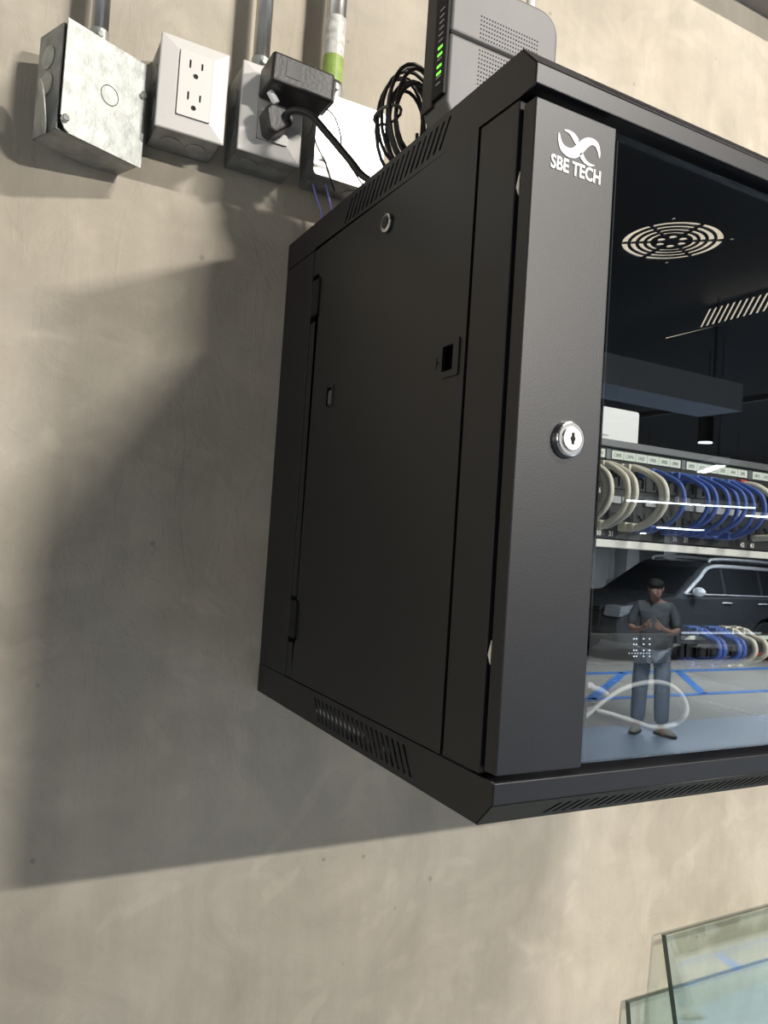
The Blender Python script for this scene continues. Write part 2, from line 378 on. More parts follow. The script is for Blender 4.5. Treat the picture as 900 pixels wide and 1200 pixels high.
lk = BM(); box(lk, .0425, .0445, -D-.0066, -D-.006, .2515, .2592); cyl(lk, (.0435, -D-.0060, .2552), (.0435, -D-.0067, .2552), .0019, 12); obj('keyhole', lk, M_gap, door)
for px, py in ((571, 766), (604.5, 224)):
    p = at(px, py, 0, .004); sb = BM(); prism(sb, [(-.4372, p.z-.006), (-.4342, p.z), (-.4372, p.z+.010)], 0, .001, .006)
    obj('door_spacer', sb, M_wcord, door)
# emblem and name on the steel stile
def P2(q): # crop pixel -> stile plane
    p = at(580+q[0]*.17778, 40+q[1]*.17778, 1, -D); return (p.x, p.z)
def closed2(pts): return [(p.x, p.y) for p in smooth_pts([(*P2(q), 0) for q in pts], 5, True)]
S1 = [(421, 648), (415, 700), (432, 765), (475, 808), (522, 820), (562, 800), (600, 758), (630, 735), (655, 740), (674, 775), (685, 822), (692, 785), (680, 725), (650, 694), (612, 684), (575, 695), (538, 728), (505, 752), (470, 745), (440, 712)]
S2 = [(455, 634), (480, 632), (520, 655), (546, 690), (548, 712), (532, 728), (515, 700), (490, 660)]
S3 = [(556, 795), (575, 784), (592, 822), (618, 850), (655, 869), (620, 872), (588, 852), (566, 825)]
for s in (S1, S2, S3):
    plate('emblem', [closed2(s)], .0003, basis((1, 0, 0), (0, 0, 1), (0, -D-.0003, 0)), M_logo, door)
text_mesh('lettering', 'SBE TECH', .0128, basis((1, 0, 0), (0, 0, 1), (.0160, -D-.0003, .4335)), M_logo, door, off=.00035, ext=.0002, sx=.80)

# ---- inside: rails, shelf lip
for x in (.020, W-.036):
    obj('rack_rail', bx(x, x+.016, -.349, -.346, .034, H-.034), M_dark, cab)

# ---------------------------------------------------------------- rack gear (things of their own)
PY = -.350
zl = lambda px, py, y=PY: at(px, py, 1, y)
shelf = thing('rack_shelf', 'grey steel rack shelf above the upper patch panel', 'shelf', (0, 0, Z0))
zs0, zs1 = zl(760, 531).z, zl(760, 522.5).z
obj('tray', bx(.022, W-.022, PY, -.10, zs1-.002, zs1), M_dark, shelf)
obj('front_lip', bx(.022, W-.022, PY-.003, PY-.0005, zs0, zs1), M_bar, shelf, bevel=.0008)
rb = thing('router_box', 'white plastic box lying on the rack shelf inside the cabinet', 'router', (0, 0, Z0+zs1))
p0, p1 = at(751, 483, 1, -.335), at(751, 520, 1, -.335)
obj('housing', bx(.125, p0.x, -.335, -.22, .0005, p0.z-zs1), M_wbox, rb, bevel=.003, seg=3)
obj('vent_slot', bx(.14, .1405+.05, -.3355, -.335, .006, .0072), M_tick, rb)

pan = thing('patch_panel', 'black two-row patch panel with white labels above the grey lip', 'patch panel', (0, 0, Z0))
zb = zl(760, 634).z
obj('face', bx(.022, W-.022, PY, PY+.004, zb, zs0-.001), M_port, pan)
lip = obj('bottom_lip', bx(.022, W-.022, PY-.012, PY-.0005, zl(760, 645, PY-.012).z, zl(760, 636, PY-.012).z), M_lip, pan, bevel=.0008)
g = [zl(707, 532).x, zl(796, 544).x, zl(873.5, 555).x]
pitch = (g[2]-g[0])/2; cx = g[1]
zlab = zl(752, 538).z; zmid = zl(752, 589).z
rows = [zl(752, 566).z, zl(752, 612).z]
words = [['CAM1', 'CAM2', 'UAS1', 'UA02', 'UA03', 'UA04'], ['CAM3', 'CAM4', 'UAS7', 'UM05', 'UM03', 'UM01'], ['UM21', 'UC21', 'UC22', 'UM3', 'UM4', 'UM5'], ['UM31', 'UM32', 'UM33', 'UM34', 'UM35', 'UM36']]
pp = pitch*.92/6
portx = []
for gi in range(4):
    x0 = cx+(gi-2)*pitch+pitch*.075
    for k in range(6):
        xa = x0+k*pp; portx.append(xa+pp/2)
        lb = obj('label_tab', bx(xa+.0003, xa+pp-.0003, PY-.0022, PY-.0005, zlab-.0036, zlab+.0036), M_label, pan)
        text_mesh('label_print', words[gi][k], .0048, basis((1, 0, 0), (0, 0, 1), (xa+pp/2, PY-.0023, zlab-.0017)), M_ink, lb, align='CENTER', sx=.72, ext=.0001)
        if gi > 0 and not (k % 3 == 2 and gi == 1):
            obj('label_tab', bx(xa+.0012, xa+pp-.0004, PY-.0022, PY-.0005, zmid-.0030, zmid+.0030), mat('grey_paper_label', (.42, .43, .45), .6), pan)
        for r, z in enumerate(rows):
            fr = plate('port', [rect(xa+.0006, xa+pp-.0006, z-.0075, z+.0075), [(xa+.0022, z-.0055), (xa+pp-.0022, z-.0055), (xa+pp-.0022, z+.003), (xa+pp-.0046, z+.003), (xa+pp-.0046, z+.0055), (xa+.0046, z+.0055), (xa+.0046, z+.003), (xa+.0022, z+.003)]], .002, FRONT(PY-.001), mat('port_frame', (.011, .011, .013), .45), pan)
    sp_ = obj('divider', bx(x0-pitch*.075+.001, x0-.001, PY-.002, PY-.0005, zlab-.0042, zlab+.0042), M_bar, pan)
    for n_, xx, zz in ((25+6*gi, x0+.001, zb+.0015), (30+6*gi, x0+6*pp-.006, zb+.0015), (1+6*gi, x0+.001, zmid+.0045), (6+6*gi, x0+6*pp-.006, zmid+.0045)):
        text_mesh('port_number', str(n_), .0060, basis((1, 0, 0), (0, 0, 1), (xx, PY-.0024, zz)), M_logo, pan, off=.0001, ext=.0001)

def cord(px, mid_py, ztop, zbot, m, label, cat, group, r=.0029, bulge=.042, dx=0.0, dxb=0.0):
    """a patch cord that leaves the upper port, bows out toward the glass and returns to the lower port"""
    yb = PY-bulge
    p = at(px, mid_py, 1, yb); x = p.x
    t = thing('ethernet_cable', label, cat, (x, PY, Z0), (0, 0, 0), group)
    zt, zb_ = ztop, zbot; zm = (zt+zb_)/2
    pts = [(dx, -.012, zt), (dx*.9, -.018, zt+.001), (dx*.5, -bulge*.70, zt-.004), (dx*.15, -bulge*.95, zt-(zt-zm)*.5), (0, -bulge, zm-.002), (dxb*.3, -bulge*.86, zm-(zm-zb_)*.6), (dxb*.8, -bulge*.55, zb_+.001), (dxb, -.013, zb_-.001)]
    bm = BM(); tube(bm, smooth_pts(pts, 5), r, 8); obj('cable', bm, m, t, smooth=True)
    for s, z in ((dx, zt), (dxb, zb_)):
        pl = BM(); box(pl, s-.0045, s+.0045, -.012, -.0026, z-.004, z+.004); box(pl, s-.0035, s+.0035, -.019, -.012, z-.0033, z+.0033)
        obj('plug', pl, m, t, bevel=.0012)
    return t
ZT, ZB = rows[0]+.009, rows[1]-.006
IV = 'ivory patch cord'; gI = 'ivory patch cords on the upper panel'; gB = 'blue patch cords on the upper panel'
for px, lab, r, b, dx in ((707, 'ivory patch cord at the far left, half hidden by the door stile', .0027, .036, -.006), (715, 'second ivory patch cord, just right of the door stile', .0027, .042, -.006),
                      (735.5, 'third ivory patch cord from the stile, bowing beside the fourth', .0027, .040, -.005), (744, 'fourth ivory patch cord from the stile', .0027, .044, -.004),
                      (775.5, 'inner of two ivory patch cords next to the blue ones', .0026, .042, -.012), (780.5, 'rightmost ivory patch cord, bordering the first blue one', .0027, .045, -.012)):
    cord(px, 588, ZT, ZB, M_wcord, lab, 'cable', gI, r, b, dx, -.005)
for px, lab, b, dxb in ((801, 'first blue patch cord right of the ivory ones', .044, -.012), (829.5, 'second blue patch cord from the ivory ones', .042, -.014), (839, 'third blue patch cord from the ivory ones, beside the second', .046, -.018),
                   (853.5, 'fourth blue patch cord from the ivory ones', .044, -.016), (864, 'thin looking blue patch cord behind the sixth', .036, -.008), (873, 'sixth blue patch cord with the widest bow', .047, -.020),
                   (883, 'seventh blue patch cord, left of the last one', .038, -.006), (896, 'rightmost blue patch cord at the photo edge', .045, -.008)):
    cord(px, 594, ZT-.001, ZB, M_bcord, lab, 'cable', gB, .0021, b, -.008, dxb*.6)
rc = thing('ethernet_cable', 'white patch cord plugged in past the last blue cord', 'cable', (at(905, 590, 1, PY-.04).x, PY, Z0))
bm = BM(); tube(bm, smooth_pts([(-.012, -.012, ZT), (-.006, -.03, ZT-.003), (.01, -.042, ZT-.02), (.016, -.04, ZT-.045), (.012, -.013, ZB)], 5), .003, 8); obj('cable', bm, M_wcord, rc, smooth=True)
pl = BM(); box(pl, -.0165, -.0075, -.019, -.0026, ZT-.004, ZT+.004); obj('plug', pl, M_rcord, rc, bevel=.001)

# lower rack gear: switch with lamps and ports
sw = thing('network_switch', 'black network switch with small lamps low in the cabinet', 'switch', (0, 0, Z0))
zw0, zw1 = zl(750, 778).z, zl(750, 742).z
obj('chassis', bx(.022, W-.022, PY, -.14, zw0, zw1), M_port, sw, bevel=.001)
for i, px in enumerate((742.5, 745.5, 754, 761)):
    for j, py in enumerate((748.5, 755, 762, 769)):
        p = zl(px, py); lb = BM(); box(lb, p.x-.0005, p.x+.0005, PY-.0006, PY, p.z-.0005, p.z+.0005); obj('status_lamp', lb, M_swled, sw)
for i in range(8):
    p = zl(737+3.4*i, 765.5); lb = BM(); box(lb, p.x-.0004, p.x+.0004, PY-.0006, PY, p.z-.0003, p.z+.0003); obj('status_lamp', lb, M_swled, sw)
for a, b in ((798, 826), (850, 862), (876, 905)):
    pa, pb = zl(a, 747), zl(b, 749.5); obj('label_strip', bx(pa.x, pb.x, PY-.0012, PY, pa.z-.0018, pa.z+.0018), M_label, sw)
for i in range(12):
    x = .285+i*.0165; zc = (zw0+zw1)/2-.004
    plate('port', [rect(x, x+.0148, zc-.0085, zc+.0085), rect(x+.002, x+.0128, zc-.006, zc+.005)], .002, FRONT(PY-.001), MATS['port_frame'], sw)
zt2, zb2 = zw1-.008, zw0+.006
gL = 'patch cords on the lower switch'
for px, m_, lab in ((843, M_bcord, 'left blue patch cord on the lower switch'), (849, M_bcord, 'second blue patch cord on the lower switch'), (866, M_bcord, 'third blue patch cord on the lower switch'),
                    (872, M_bcord, 'fourth blue patch cord on the lower switch, next to the ivory one'), (885, M_wcord, 'ivory patch cord looping low beside the lower blue cords'), (898, M_wcord, 'ivory patch cord on the lower switch at the photo edge')):
    cord(px, 757, zt2+.012, zb2-.004, m_, lab, 'cable', gL, .0026, .036, -.006, -.010)
p = zl(895, 772, -.37); rd = thing('red_cable', 'red cable bunched below the ivory cords on the lower switch', 'cable', (p.x, -.37, Z0+p.z))
bm = BM(); tube(bm, smooth_pts([(-.02, 0, .001), (-.005, -.012, .006), (.008, -.002, -.004), (.02, -.01, .004), (.035, .0, .0), (.05, .01, .002)], 6), .0032, 8); obj('cable', bm, M_rcord, rd, smooth=True)
# pale cable loop lying on the cabinet floor
lp = thing('cable_loop', 'pale grey cable hanging in a wide loop low behind the glass', 'cable', (0, 0, Z0))
LPX = [(676, 846), (690, 836), (712, 818), (735, 805), (760, 799.5), (780, 801), (795, 810), (804, 825), (803, 838), (790, 849), (765, 852), (745, 846), (720, 838), (700, 833), (684, 834)]
LY = lambda i: -.408+.012*math.sin(i*.45)+(.010 if i > 8 else 0)
lpp = [L3(at(x, y, 1, LY(i))) for i, (x, y) in enumerate(LPX)]
lpp = [(.030, -.40, .0055), (.045, -.402, .020)]+lpp+[(.045, -.385, .030), (.030, -.38, .0055)]
bm = BM(); tube(bm, smooth_pts(lpp, 5), .0020, 8); obj('cable', bm, mat('pale_cable', (.30, .30, .305), .4), lp, smooth=True)
bm = BM(); tube(bm, smooth_pts([(.030, -.39, .0045), (.032, -.395, .05)]+[L3(at(x, y, 1, -.40)) for x, y in ((680, 806), (694, 806), (704, 809), (711, 814))], 5), .0024, 8); obj('cable_end', bm, MATS['pale_cable'], lp, smooth=True)

# ---------------------------------------------------------------- electrical boxes on the wall
# junction box, twisted to the right
jb = thing('junction_box', 'galvanised steel junction box with blank cover and knockouts, far left of the row', 'junction box', (-.2295, -.028, Z0+.596), (0, 0, math.radians(24)))
hw, hh = .044, .0515
Mx = lambda: None
bm = BM()
box(bm, -hw, hw, .020, .022, -hh, hh)
for s in (-1, 1):
    box(bm, min(s*hw, s*(hw-.002)), max(s*hw, s*(hw-.002)), -.022, .022, -hh, hh); box(bm, -hw, hw, -.022, .022, min(s*hh, s*(hh-.002)), max(s*hh, s*(hh-.002)))
obj('box_shell', bm, M_galvd, jb, bevel=.002)
for z in (.024, -.002): # knockouts on the left side
    k = BM(); cyl(k, (-hw-.0012, .002, z), (-hw+.001, .002, z), .0115, 20); obj('knockout', k, M_galv, jb, bevel=.0004)
tabm = BM(); cyl(tabm, (0, 0, 0), (0, 0, .0014), .013, 20); bmesh.ops.scale(tabm, vec=(1.0, 1.9, 1), verts=tabm.verts[:]); bmesh.ops.transform(tabm, matrix=Matrix.Translation((-hw-.006, -.004, -.028)) @ Euler((math.radians(80), math.radians(-4), math.radians(70))).to_matrix().to_4x4(), verts=tabm.verts[:])
obj('bent_tab', tabm, M_galv, jb, bevel=.0004)
cvo = [(-.0435, -.046), (-.036, -.0535), (.0445, -.0535), (.0445, .0530), (-.0435, .0530), (-.0435, -.0385), (-.0395, -.0400), (-.0395, -.0435)]
cv = plate('blank_cover', [[(u, v) for u, v in ((-.0435, -.0395), (-.0395, -.0405), (-.0395, -.0430), (-.0425, -.0440), (-.039, -.0505), (-.034, -.0535), (.0445, -.0535), (.0445, .0530), (-.0435, .0530))]], .0015, FRONT(-.0275), M_galv, jb, bevel=.0004)
kr = plate('cover_knockout', [circ(.004, .002, .0098, 24), circ(.004, .002, .0092, 24)], .0004, FRONT(-.0284), M_gap, cv)
for x, z in ((-.0395, -.0418), (.040, .020)):
    s = BM(); cyl(s, (x, -.026, z), (x, -.0315, z), .0036, 14); obj('screw', s, M_chrome, jb, bevel=.0008)

def outlet_face(parent, cx_, cz_, y):
    pl_ = BM()
    hw_, hh_ = .0355, .0485
    o = [(cx_-hw_, cz_-hh_, y), (cx_+hw_, cz_-hh_, y), (cx_+hw_, cz_+hh_, y), (cx_-hw_, cz_+hh_, y)]
    i_ = [(cx_-.0185, cz_-.034, y-.0045), (cx_+.0185, cz_-.034, y-.0045), (cx_+.0185, cz_+.034, y-.0045), (cx_-.0185, cz_+.034, y-.0045)]
    b = [(p[0], p[1], y+.003) for p in o]
    V = [[pl_.verts.new((p[0], p[2], p[1])) for p in L] for L in (b, o, i_)]
    for a_, c_ in ((0, 1), (1, 2)):
        for k in range(4): pl_.faces.new((V[a_][k], V[a_][(k+1) % 4], V[c_][(k+1) % 4], V[c_][k]))
    pl_.faces.new(V[2]); pl_.faces.new(V[0][::-1])
    wp = obj('wall_plate', pl_, M_white, parent, bevel=.0025, seg=3)
    lo = [rrect(cx_-.0166, cx_+.0166, cz_-.0332, cz_+.0332, .0012)]
    for dz in (.0165, -.0165):
        z = cz_+dz
        lo += [rect(cx_-.0072, cx_-.0052, z+.0005, z+.0090), rect(cx_+.0050, cx_+.0070, z+.0015, z+.0085), circ(cx_, z-.0065, .0027, 12)]
    rc_ = plate('receptacle', lo, .0016, FRONT(y-.0056), M_white, parent)
    obj('slot_backing', bx(cx_-.0165, cx_+.0165, y-.0049, y-.0046, cz_-.033, cz_+.033), M_gold, parent)
    obj('gap_line', bx(cx_-.0171, cx_+.0171, y-.00465, y-.0044, cz_-.0337, cz_+.0337), M_gap, parent)
def steel_box(parent, x0, x1, z0, z1, y, m):
    bm = BM(); t = .0018
    box(bm, x0, x1, -.002, -.0003, z0, z1)
    box(bm, x0, x0+t, y, -.0003, z0, z1); box(bm, x1-t, x1, y, -.0003, z0, z1)
    box(bm, x0, x1, y, -.0003, z0, z0+t); box(bm, x0, x1, y, -.0003, z1-t, z1)
    b = obj('box_shell', bm, m, parent, bevel=.003)
    for k in range(2):
        kk = BM(); xc = x0+(x1-x0)*(.3+.4*k); cyl(kk, (xc, y*.5, z0+.0005), (xc, y*.5, z0-.0010), .0105, 20); obj('knockout', kk, m, parent, bevel=.0004)
        kk = BM(); zc = z0+(z1-z0)*(.3+.4*k); cyl(kk, (x0+.0005, y*.5, zc), (x0-.0010, y*.5, zc), .0105, 20); obj('knockout', kk, m, parent, bevel=.0004)
    return b
ob = thing('wall_outlet', 'white duplex outlet with nothing plugged in, on a grey steel box', 'outlet', (0, 0, Z0))
steel_box(ob, -.1685, -.1015, .5835, .6765, -.0515, M_galvd); outlet_face(ob, -.1348, .6300, -.055)
oc = thing('wall_outlet', 'white duplex outlet with a black adapter and plug in it', 'outlet', (0, 0, Z0))
steel_box(oc, -.0833, -.0160, .5845, .6785, -.0515, M_galvd); outlet_face(oc, -.0495, .6315, -.055)
od = thing('junction_box', 'steel box with a bright blank cover glaring in the light, above the cabinet corner', 'junction box', (0, 0, Z0))
steel_box(od, .0065, .0885, .5860, .6770, -.047, M_galvd)
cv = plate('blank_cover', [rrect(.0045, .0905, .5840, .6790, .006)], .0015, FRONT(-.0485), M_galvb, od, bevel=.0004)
for x, z in ((.0800, .664), (.0420, .618)):
    s = BM(); cyl(s, (x, -.049, z), (x, -.0508, z), .0028, 12); obj('screw', s, M_chrome, od)
# power adapter and plug
ad = thing('power_adapter', 'black power adapter plugged into the upper socket', 'power adapter', (-.0335, -.062, Z0+.6545), (0, math.radians(2), 0))
bm = BM(); box(bm, -.035, .034, -.042, .0, -.0165, .0145); obj('housing', bm, M_bplast, ad, bevel=.003, seg=3)
bm = BM(); box(bm, -.020, -.004, -.0425, -.0418, -.008, .008); obj('rating_label', bm, mat('grey_sticker', (.07, .07, .068), .5), ad)
bm = BM(); box(bm, .034, .0375, -.038, -.005, -.013, .011); obj('end_cap', bm, M_bplast, ad, bevel=.001)
bm = BM(); cyl(bm, (-.028, -.02, -.0165), (-.020, -.02, -.0265), .004, 12); obj('cord_boot', bm, M_wbox, ad)
pg = thing('power_plug', 'black angled plug in the lower socket with its cord', 'plug', (-.0500, -.062, Z0+.6130))
bm = BM(); prism(bm, [(-.017, .006), (-.011, .0135), (.010, .0125), (.017, .004), (.013, -.004), (-.004, -.0175), (-.012, -.0145)], 1, -.024, .0); obj('plug_body', bm, M_bplast, pg, bevel=.003, seg=3)
def w2l(o, p): return Vector(p)+Vector((0, 0, Z0))-o.location
cpts = [at(333, 146, 1, -.080), at(338, 132, 1, -.090), at(350, 130, 1, -.098), at(366, 137, 1, -.105), at(385, 158, 1, -.11), at(412, 190, 1, -.12), at(432, 211, 1, -.135)]
cpts += [Vector((.085, -.165, .5205)), Vector((.10, -.18, .5200))]
bm = BM(); tube(bm, smooth_pts([w2l(pg, p) for p in cpts], 6), .0038, 10); obj('cord', bm, M_bplast, pg, smooth=True)
for k, (lab, pts) in enumerate((('thin black wire from the adapter crossing the bright cover', ((382, 127, -.085), (392, 137, -.085), (399, 158, -.085), (402, 180, -.088), (418, 206, -.095), (426, 218, -.10))),
                             ('second thin black wire at the left edge of the bright cover', ((368, 160, -.066), (372, 172, -.062), (381, 190, -.062), (386, 206, -.060), (392, 224, -.05))))):
    wt = thing('thin_wire', lab, 'cable', wz(at(pts[0][0], pts[0][1], 1, pts[0][2])))
    bm = BM(); tube(bm, smooth_pts([w2l(wt, at(x, y, 1, d)) for x, y, d in pts], 6), .0009, 6); obj('wire', bm, M_bplast, wt, smooth=True)
for k, (lab, pts) in enumerate((('left of the two thin lilac-blue cables behind the cabinet', ((366, 212, -.02), (370, 228, -.02), (374, 240, -.02), (377, 252, -.02))), ('right of the two thin lilac-blue cables behind the cabinet', ((378, 200, -.03), (383, 220, -.03), (386, 234, -.03), (388, 243, -.03))))):
    wt = thing('network_cable', lab, 'cable', wz(at(pts[0][0], pts[0][1], 1, pts[0][2])))
    bm = BM(); tube(bm, smooth_pts([w2l(wt, at(x, y, 1, d)) for x, y, d in pts]+[w2l(wt, Vector((.03+.02*k, -.03, .5185)))], 6), .0013, 6); obj('cable', bm, M_lcord, wt, smooth=True)

# conduits
def conduit(label, x, y, r, z0, parts=None):
    t = thing('conduit', label, 'conduit', (x, y, Z0+z0))
    bm = BM(); cyl(bm, (0, 0, 0), (0, 0, 1.1-z0), r, 28); obj('pipe', bm, M_conduit, t, smooth=False)
    for p in t.children[0].data.polygons: p.use_smooth = len(p.vertices) == 4
    bm = BM(); cyl(bm, (0, 0, -.004), (0, 0, .018), r*1.14, 24); cyl(bm, (0, -r*1.1, .010), (0, -r*1.5, .010), .003, 10); obj('connector', bm, M_galv, t, bevel=.0008)
    return t
conduit('steel conduit running up from the far left junction box', -.2262, -.030, .0085, .652)
conduit('steel conduit above the outlet with the adapter', -.0585, -.030, .0092, .683)
cdn = conduit('thicker steel conduit with green and white labels above the bright cover', .0268, -.030, .0118, .681)
bm = BM(); cyl(bm, (0, 0, .022), (0, 0, .052), .0121, 28); l_ = obj('green_sleeve', bm, M_green, cdn); l_['label'] = 'green label wrapped round the pipe'
bm = BM(); cyl(bm, (0, 0, .052), (0, 0, .098), .0121, 28); l_ = obj('printed_sleeve', bm, M_plabel, cdn); l_['label'] = 'printed white label wrapped round the pipe'
cw = thing('conduit', 'pale conduit half hidden behind the modem', 'conduit', (at(622, 0, 1, -.03).x, -.03, Z0+.70))
bm = BM(); cyl(bm, (0, 0, -.18), (0, 0, .40), .006, 20); obj('pipe', bm, mat('pale_pipe', (.7, .7, .68), .4), cw, smooth=True)

# ---------------------------------------------------------------- modem on top
MYF = -.262
xa = at(528, 35, 1, MYF).x; xb = at(653, 60, 1, MYF).x; zg = at(528, 36, 1, MYF).z; ztop = at(642, 14, 1, MYF).z
md = thing('modem', 'grey upright modem with green lamps standing on the cabinet', 'modem', (xa, MYF, Z0+H+.0005))
mw = xb-xa; mh = ztop-H; gz = zg-H
dpt = .040
bm = BM(); poly = [(.010, 0), (mw, 0), (mw, gz-.0008), (0, gz-.0008), (0, .045), (.004, .036)]
prism(bm, [(.016, .0), (mw, .0), (mw, gz-.0008), (0, gz-.0008), (0, .062), (.012, .040)], 1, 0, dpt); obj('lower_body', bm, M_gplast, md, bevel=.003, seg=3)
bm = BM(); rr = .022
tp = [(0, gz+.0008), (mw, gz+.0008)]+[(mw-rr+rr*math.cos(a), mh-rr+rr*math.sin(a)) for a in [PI/2*i/8 for i in range(9)]]+[(.006, mh), (0, mh-.006)]
prism(bm, tp, 1, 0, dpt); obj('upper_body', bm, M_gplast, md, bevel=.003, seg=3)
obj('groove', bx(.001, mw-.001, .001, dpt-.001, gz-.001, gz+.001), M_gap, md)
lz0 = at(515, 107, 1, MYF).z-H
bm = BM(); box(bm, -.0042, -.0002, .0006, .020, lz0, mh-.003); ls = obj('lamp_strip', bm, mat('matt_black_plastic', (.008, .008, .008), .6, spec=.25), md, bevel=.001)
obj('foot', bx(.02, mw-.01, .004, dpt-.004, -.0004, .012), M_gplast, md, bevel=.001)
obj('rear_shell', bx(-.0036, -.0002, .0206, dpt-.001, lz0-.004, mh-.003), mat('dark_grey_plastic', (.045, .043, .040), .6), md, bevel=.001)
lx = xa-.0042
def lamp_z(px, py): return at(px, py, 0, lx).z-H
for i, (px, py) in enumerate(((526, 4), (525.2, 12), (524.6, 19), (524, 26.5), (523.6, 34), (523, 41.5), (522.4, 50), (521.6, 58.5), (520.8, 64.5), (520.2, 73), (519.6, 81.5), (519, 86.5), (518, 94.5))):
    z = lamp_z(px, py); on = i in (6, 7, 9, 10)
    hh_ = .0011 if on else .0005
    bm = BM(); box(bm, -.0047, -.0041, .005, .0125, z-hh_, z+hh_); o = obj('status_lamp' if on else 'lamp_mark', bm, M_led if on else M_tick, md)
    if on: o['label'] = 'lit green status lamp'
bm = BM()
gx0 = at(562, 60, 1, MYF).x-xa
for i in range(22):
    for j in range(34):
        x = gx0+i*.0031; z = .02+j*.0040
        if x > mw-.022 or z > mh-.03 or abs(z-gz) < .004: continue
        v = [bm.verts.new((x+.00085*math.cos(PI/3*k), -.0002, z+.00085*math.sin(PI/3*k))) for k in range(6)]; bm.faces.new(v)
pf = obj('perforation', bm, M_gap, md, kind='stuff')
# coil of black cable leaning on the modem
co = thing('cable_coil', 'coil of thin black cable resting beside the modem', 'cable', (0, 0, Z0))
cc = at(490, 114, 1, -.17)
bm = BM(); pts = []
turns = 10; N = turns*22
for i in range(N+1):
    a = 2*PI*i/22; tt = i/N
    R_ = .036+.009*math.sin(tt*23); off = (tt-.5)*.034+.003*math.sin(a*1.3)
    ex = .72
    pts.append((cc.x+R_*ex*math.cos(a)+off*.15+.004*math.sin(5*tt), -.155+off, max(cc.z-.018+R_*1.25*math.sin(a), H+.004)))
tube(bm, pts, .0019, 7); obj('cable', bm, M_bplast, co, smooth=True)
bm = BM(); tube(bm, [(cc.x-.026+.011*math.cos(a), -.155+.021*math.sin(a), cc.z-.02) for a in [2*PI*k/14 for k in range(14)]], .0016, 6, True); obj('tie', bm, M_gplast, co, smooth=True)

# ---------------------------------------------------------------- glass sheets leaning on the wall
def sheet(label, xl, xr, ztl, ztr, ytop, ybot, t=.009):
    o_ = thing('glass_sheet', label, 'glass sheet', (xl, ybot, 0))
    bm = BM()
    n = Vector((0, -ztl, -(ybot-ytop)*-1)).normalized()
    n = Vector((0, -1, (ytop-ybot)/ztl)).normalized()*t
    A = [Vector((0, 0, .0)), Vector((xr-xl, 0, .0)), Vector((xr-xl, ytop-ybot, ztr)), Vector((0, ytop-ybot, ztl))]
    up = Vector((0, 0, .004)); A = [a+up for a in A]
    V = [bm.verts.new(a) for a in A]+[bm.verts.new(a+n) for a in A]
    f0 = bm.faces.new(V[:4]); f1 = bm.faces.new(V[4:][::-1])
    E_ = [bm.faces.new((V[i], V[i+4], V[(i+1) % 4+4], V[(i+1) % 4])) for i in range(4)]
    for f in E_: f.material_index = 1
    obj('pane', bm, [M_sheet, M_sedge], o_)
pA = at(778.5, 1100, 1, -.018); pA2 = at(900, 1066, 1, -.018)
sheet('clear glass sheet with the higher top edge, leaning on the wall', pA.x, pA.x+.9, pA.z+Z0, pA.z+Z0+(pA2.z-pA.z)/(pA2.x-pA.x)*.9, -.012, -.34)
pB = at(735.5, 1178, 1, -.010)
sheet('clear glass sheet with the lower top edge, behind the taller sheet', pB.x, pB.x+.9, pB.z+Z0, pB.z+Z0, -.005, -.20)

# ---------------------------------------------------------------- lamps
def batten(name, label, loc, target, ln, cat='lamp'):
    t = thing(name, label, cat, loc)
    z = (Vector(loc)-Vector(target)).normalized(); x = Vector((1, 0, 0)); y = z.cross(x).normalized(); x = y.cross(z)
    R_ = Matrix((x, y, z)).transposed().to_4x4()
    bm = BM(); box(bm, -ln/2-.02, ln/2+.02, -.03, .03, .006, .05, M=R_); obj('housing', bm, M_bplast, t, bevel=.004)
    for s in (-1, 1):
        b2 = R_ @ Vector((s*ln*.4, 0, .045)); bm = BM(); cyl(bm, b2, (b2.x, b2.y, ZC-loc[2]-.001), .004, 10); obj('hanger', bm, M_bplast, t)
batten('linear_lamp', 'short black linear lamp aimed at the wall with the cabinet', LB, (1.1, 0, Z0-1.1), .46)
batten('linear_lamp', 'black linear lamp hung farther out from the wall', LA, (1.2, 0, Z0-1.2), .32)
for i, (a, b) in enumerate(TUBES):
    mx, my = (a[0]+b[0])/2, (a[1]+b[1])/2; ln = math.dist(a, b)
    t = thing('ceiling_batten', ('white tube lamp above the person', 'white tube lamp far behind the car', 'white tube lamp above the car', 'white tube lamp near the back wall', 'short white tube lamp nearest the cabinet')[i], 'lamp', (mx, my, 2.705), (0, 0, math.atan2(b[1]-a[1], b[0]-a[0])))
    obj('housing', bx(-ln/2-.03, ln/2+.03, -.06, .06, .003, .07), mat('white_enamel', (.7, .7, .7), .4), t, bevel=.005)
    for s in (-1, 1):
        bm = BM(); cyl(bm, (s*ln*.35, 0, .07), (s*ln*.35, 0, ZC-2.706), .004, 8); obj('hanger', bm, M_bplast, t)
tr = thing('track_lamp', 'black track spotlight hanging from its ceiling track', 'lamp', (4.52, -4.05, 2.74))
bm = BM(); cyl(bm, (0, 0, .012), (0, 0, .20), .055, 24); obj('head', bm, M_bplast, tr)
bm = BM(); cyl(bm, (0, 0, .2), (0, 0, .27), .012, 12); obj('stem', bm, M_bplast, tr)
bm = BM(); cyl(bm, (0, 0, .006), (0, 0, .012), .05, 24); obj('lens', bm, mat('lamp_lens', (.85, .97, 1.0), .3, emit=9), tr)
tk = thing('ceiling_track', 'thin black lamp track under the ceiling', 'track', (4.52, -5.0, 3.01))
obj('rail', bx(-.02, .02, -3.5, 3.0, 0, .04), M_bplast, tk)
for y in (-3.2, -1, 1, 2.8): obj('drop_rod', bx(-.006, .006, y-.006, y+.006, .04, ZC-3.011), M_bplast, tk)
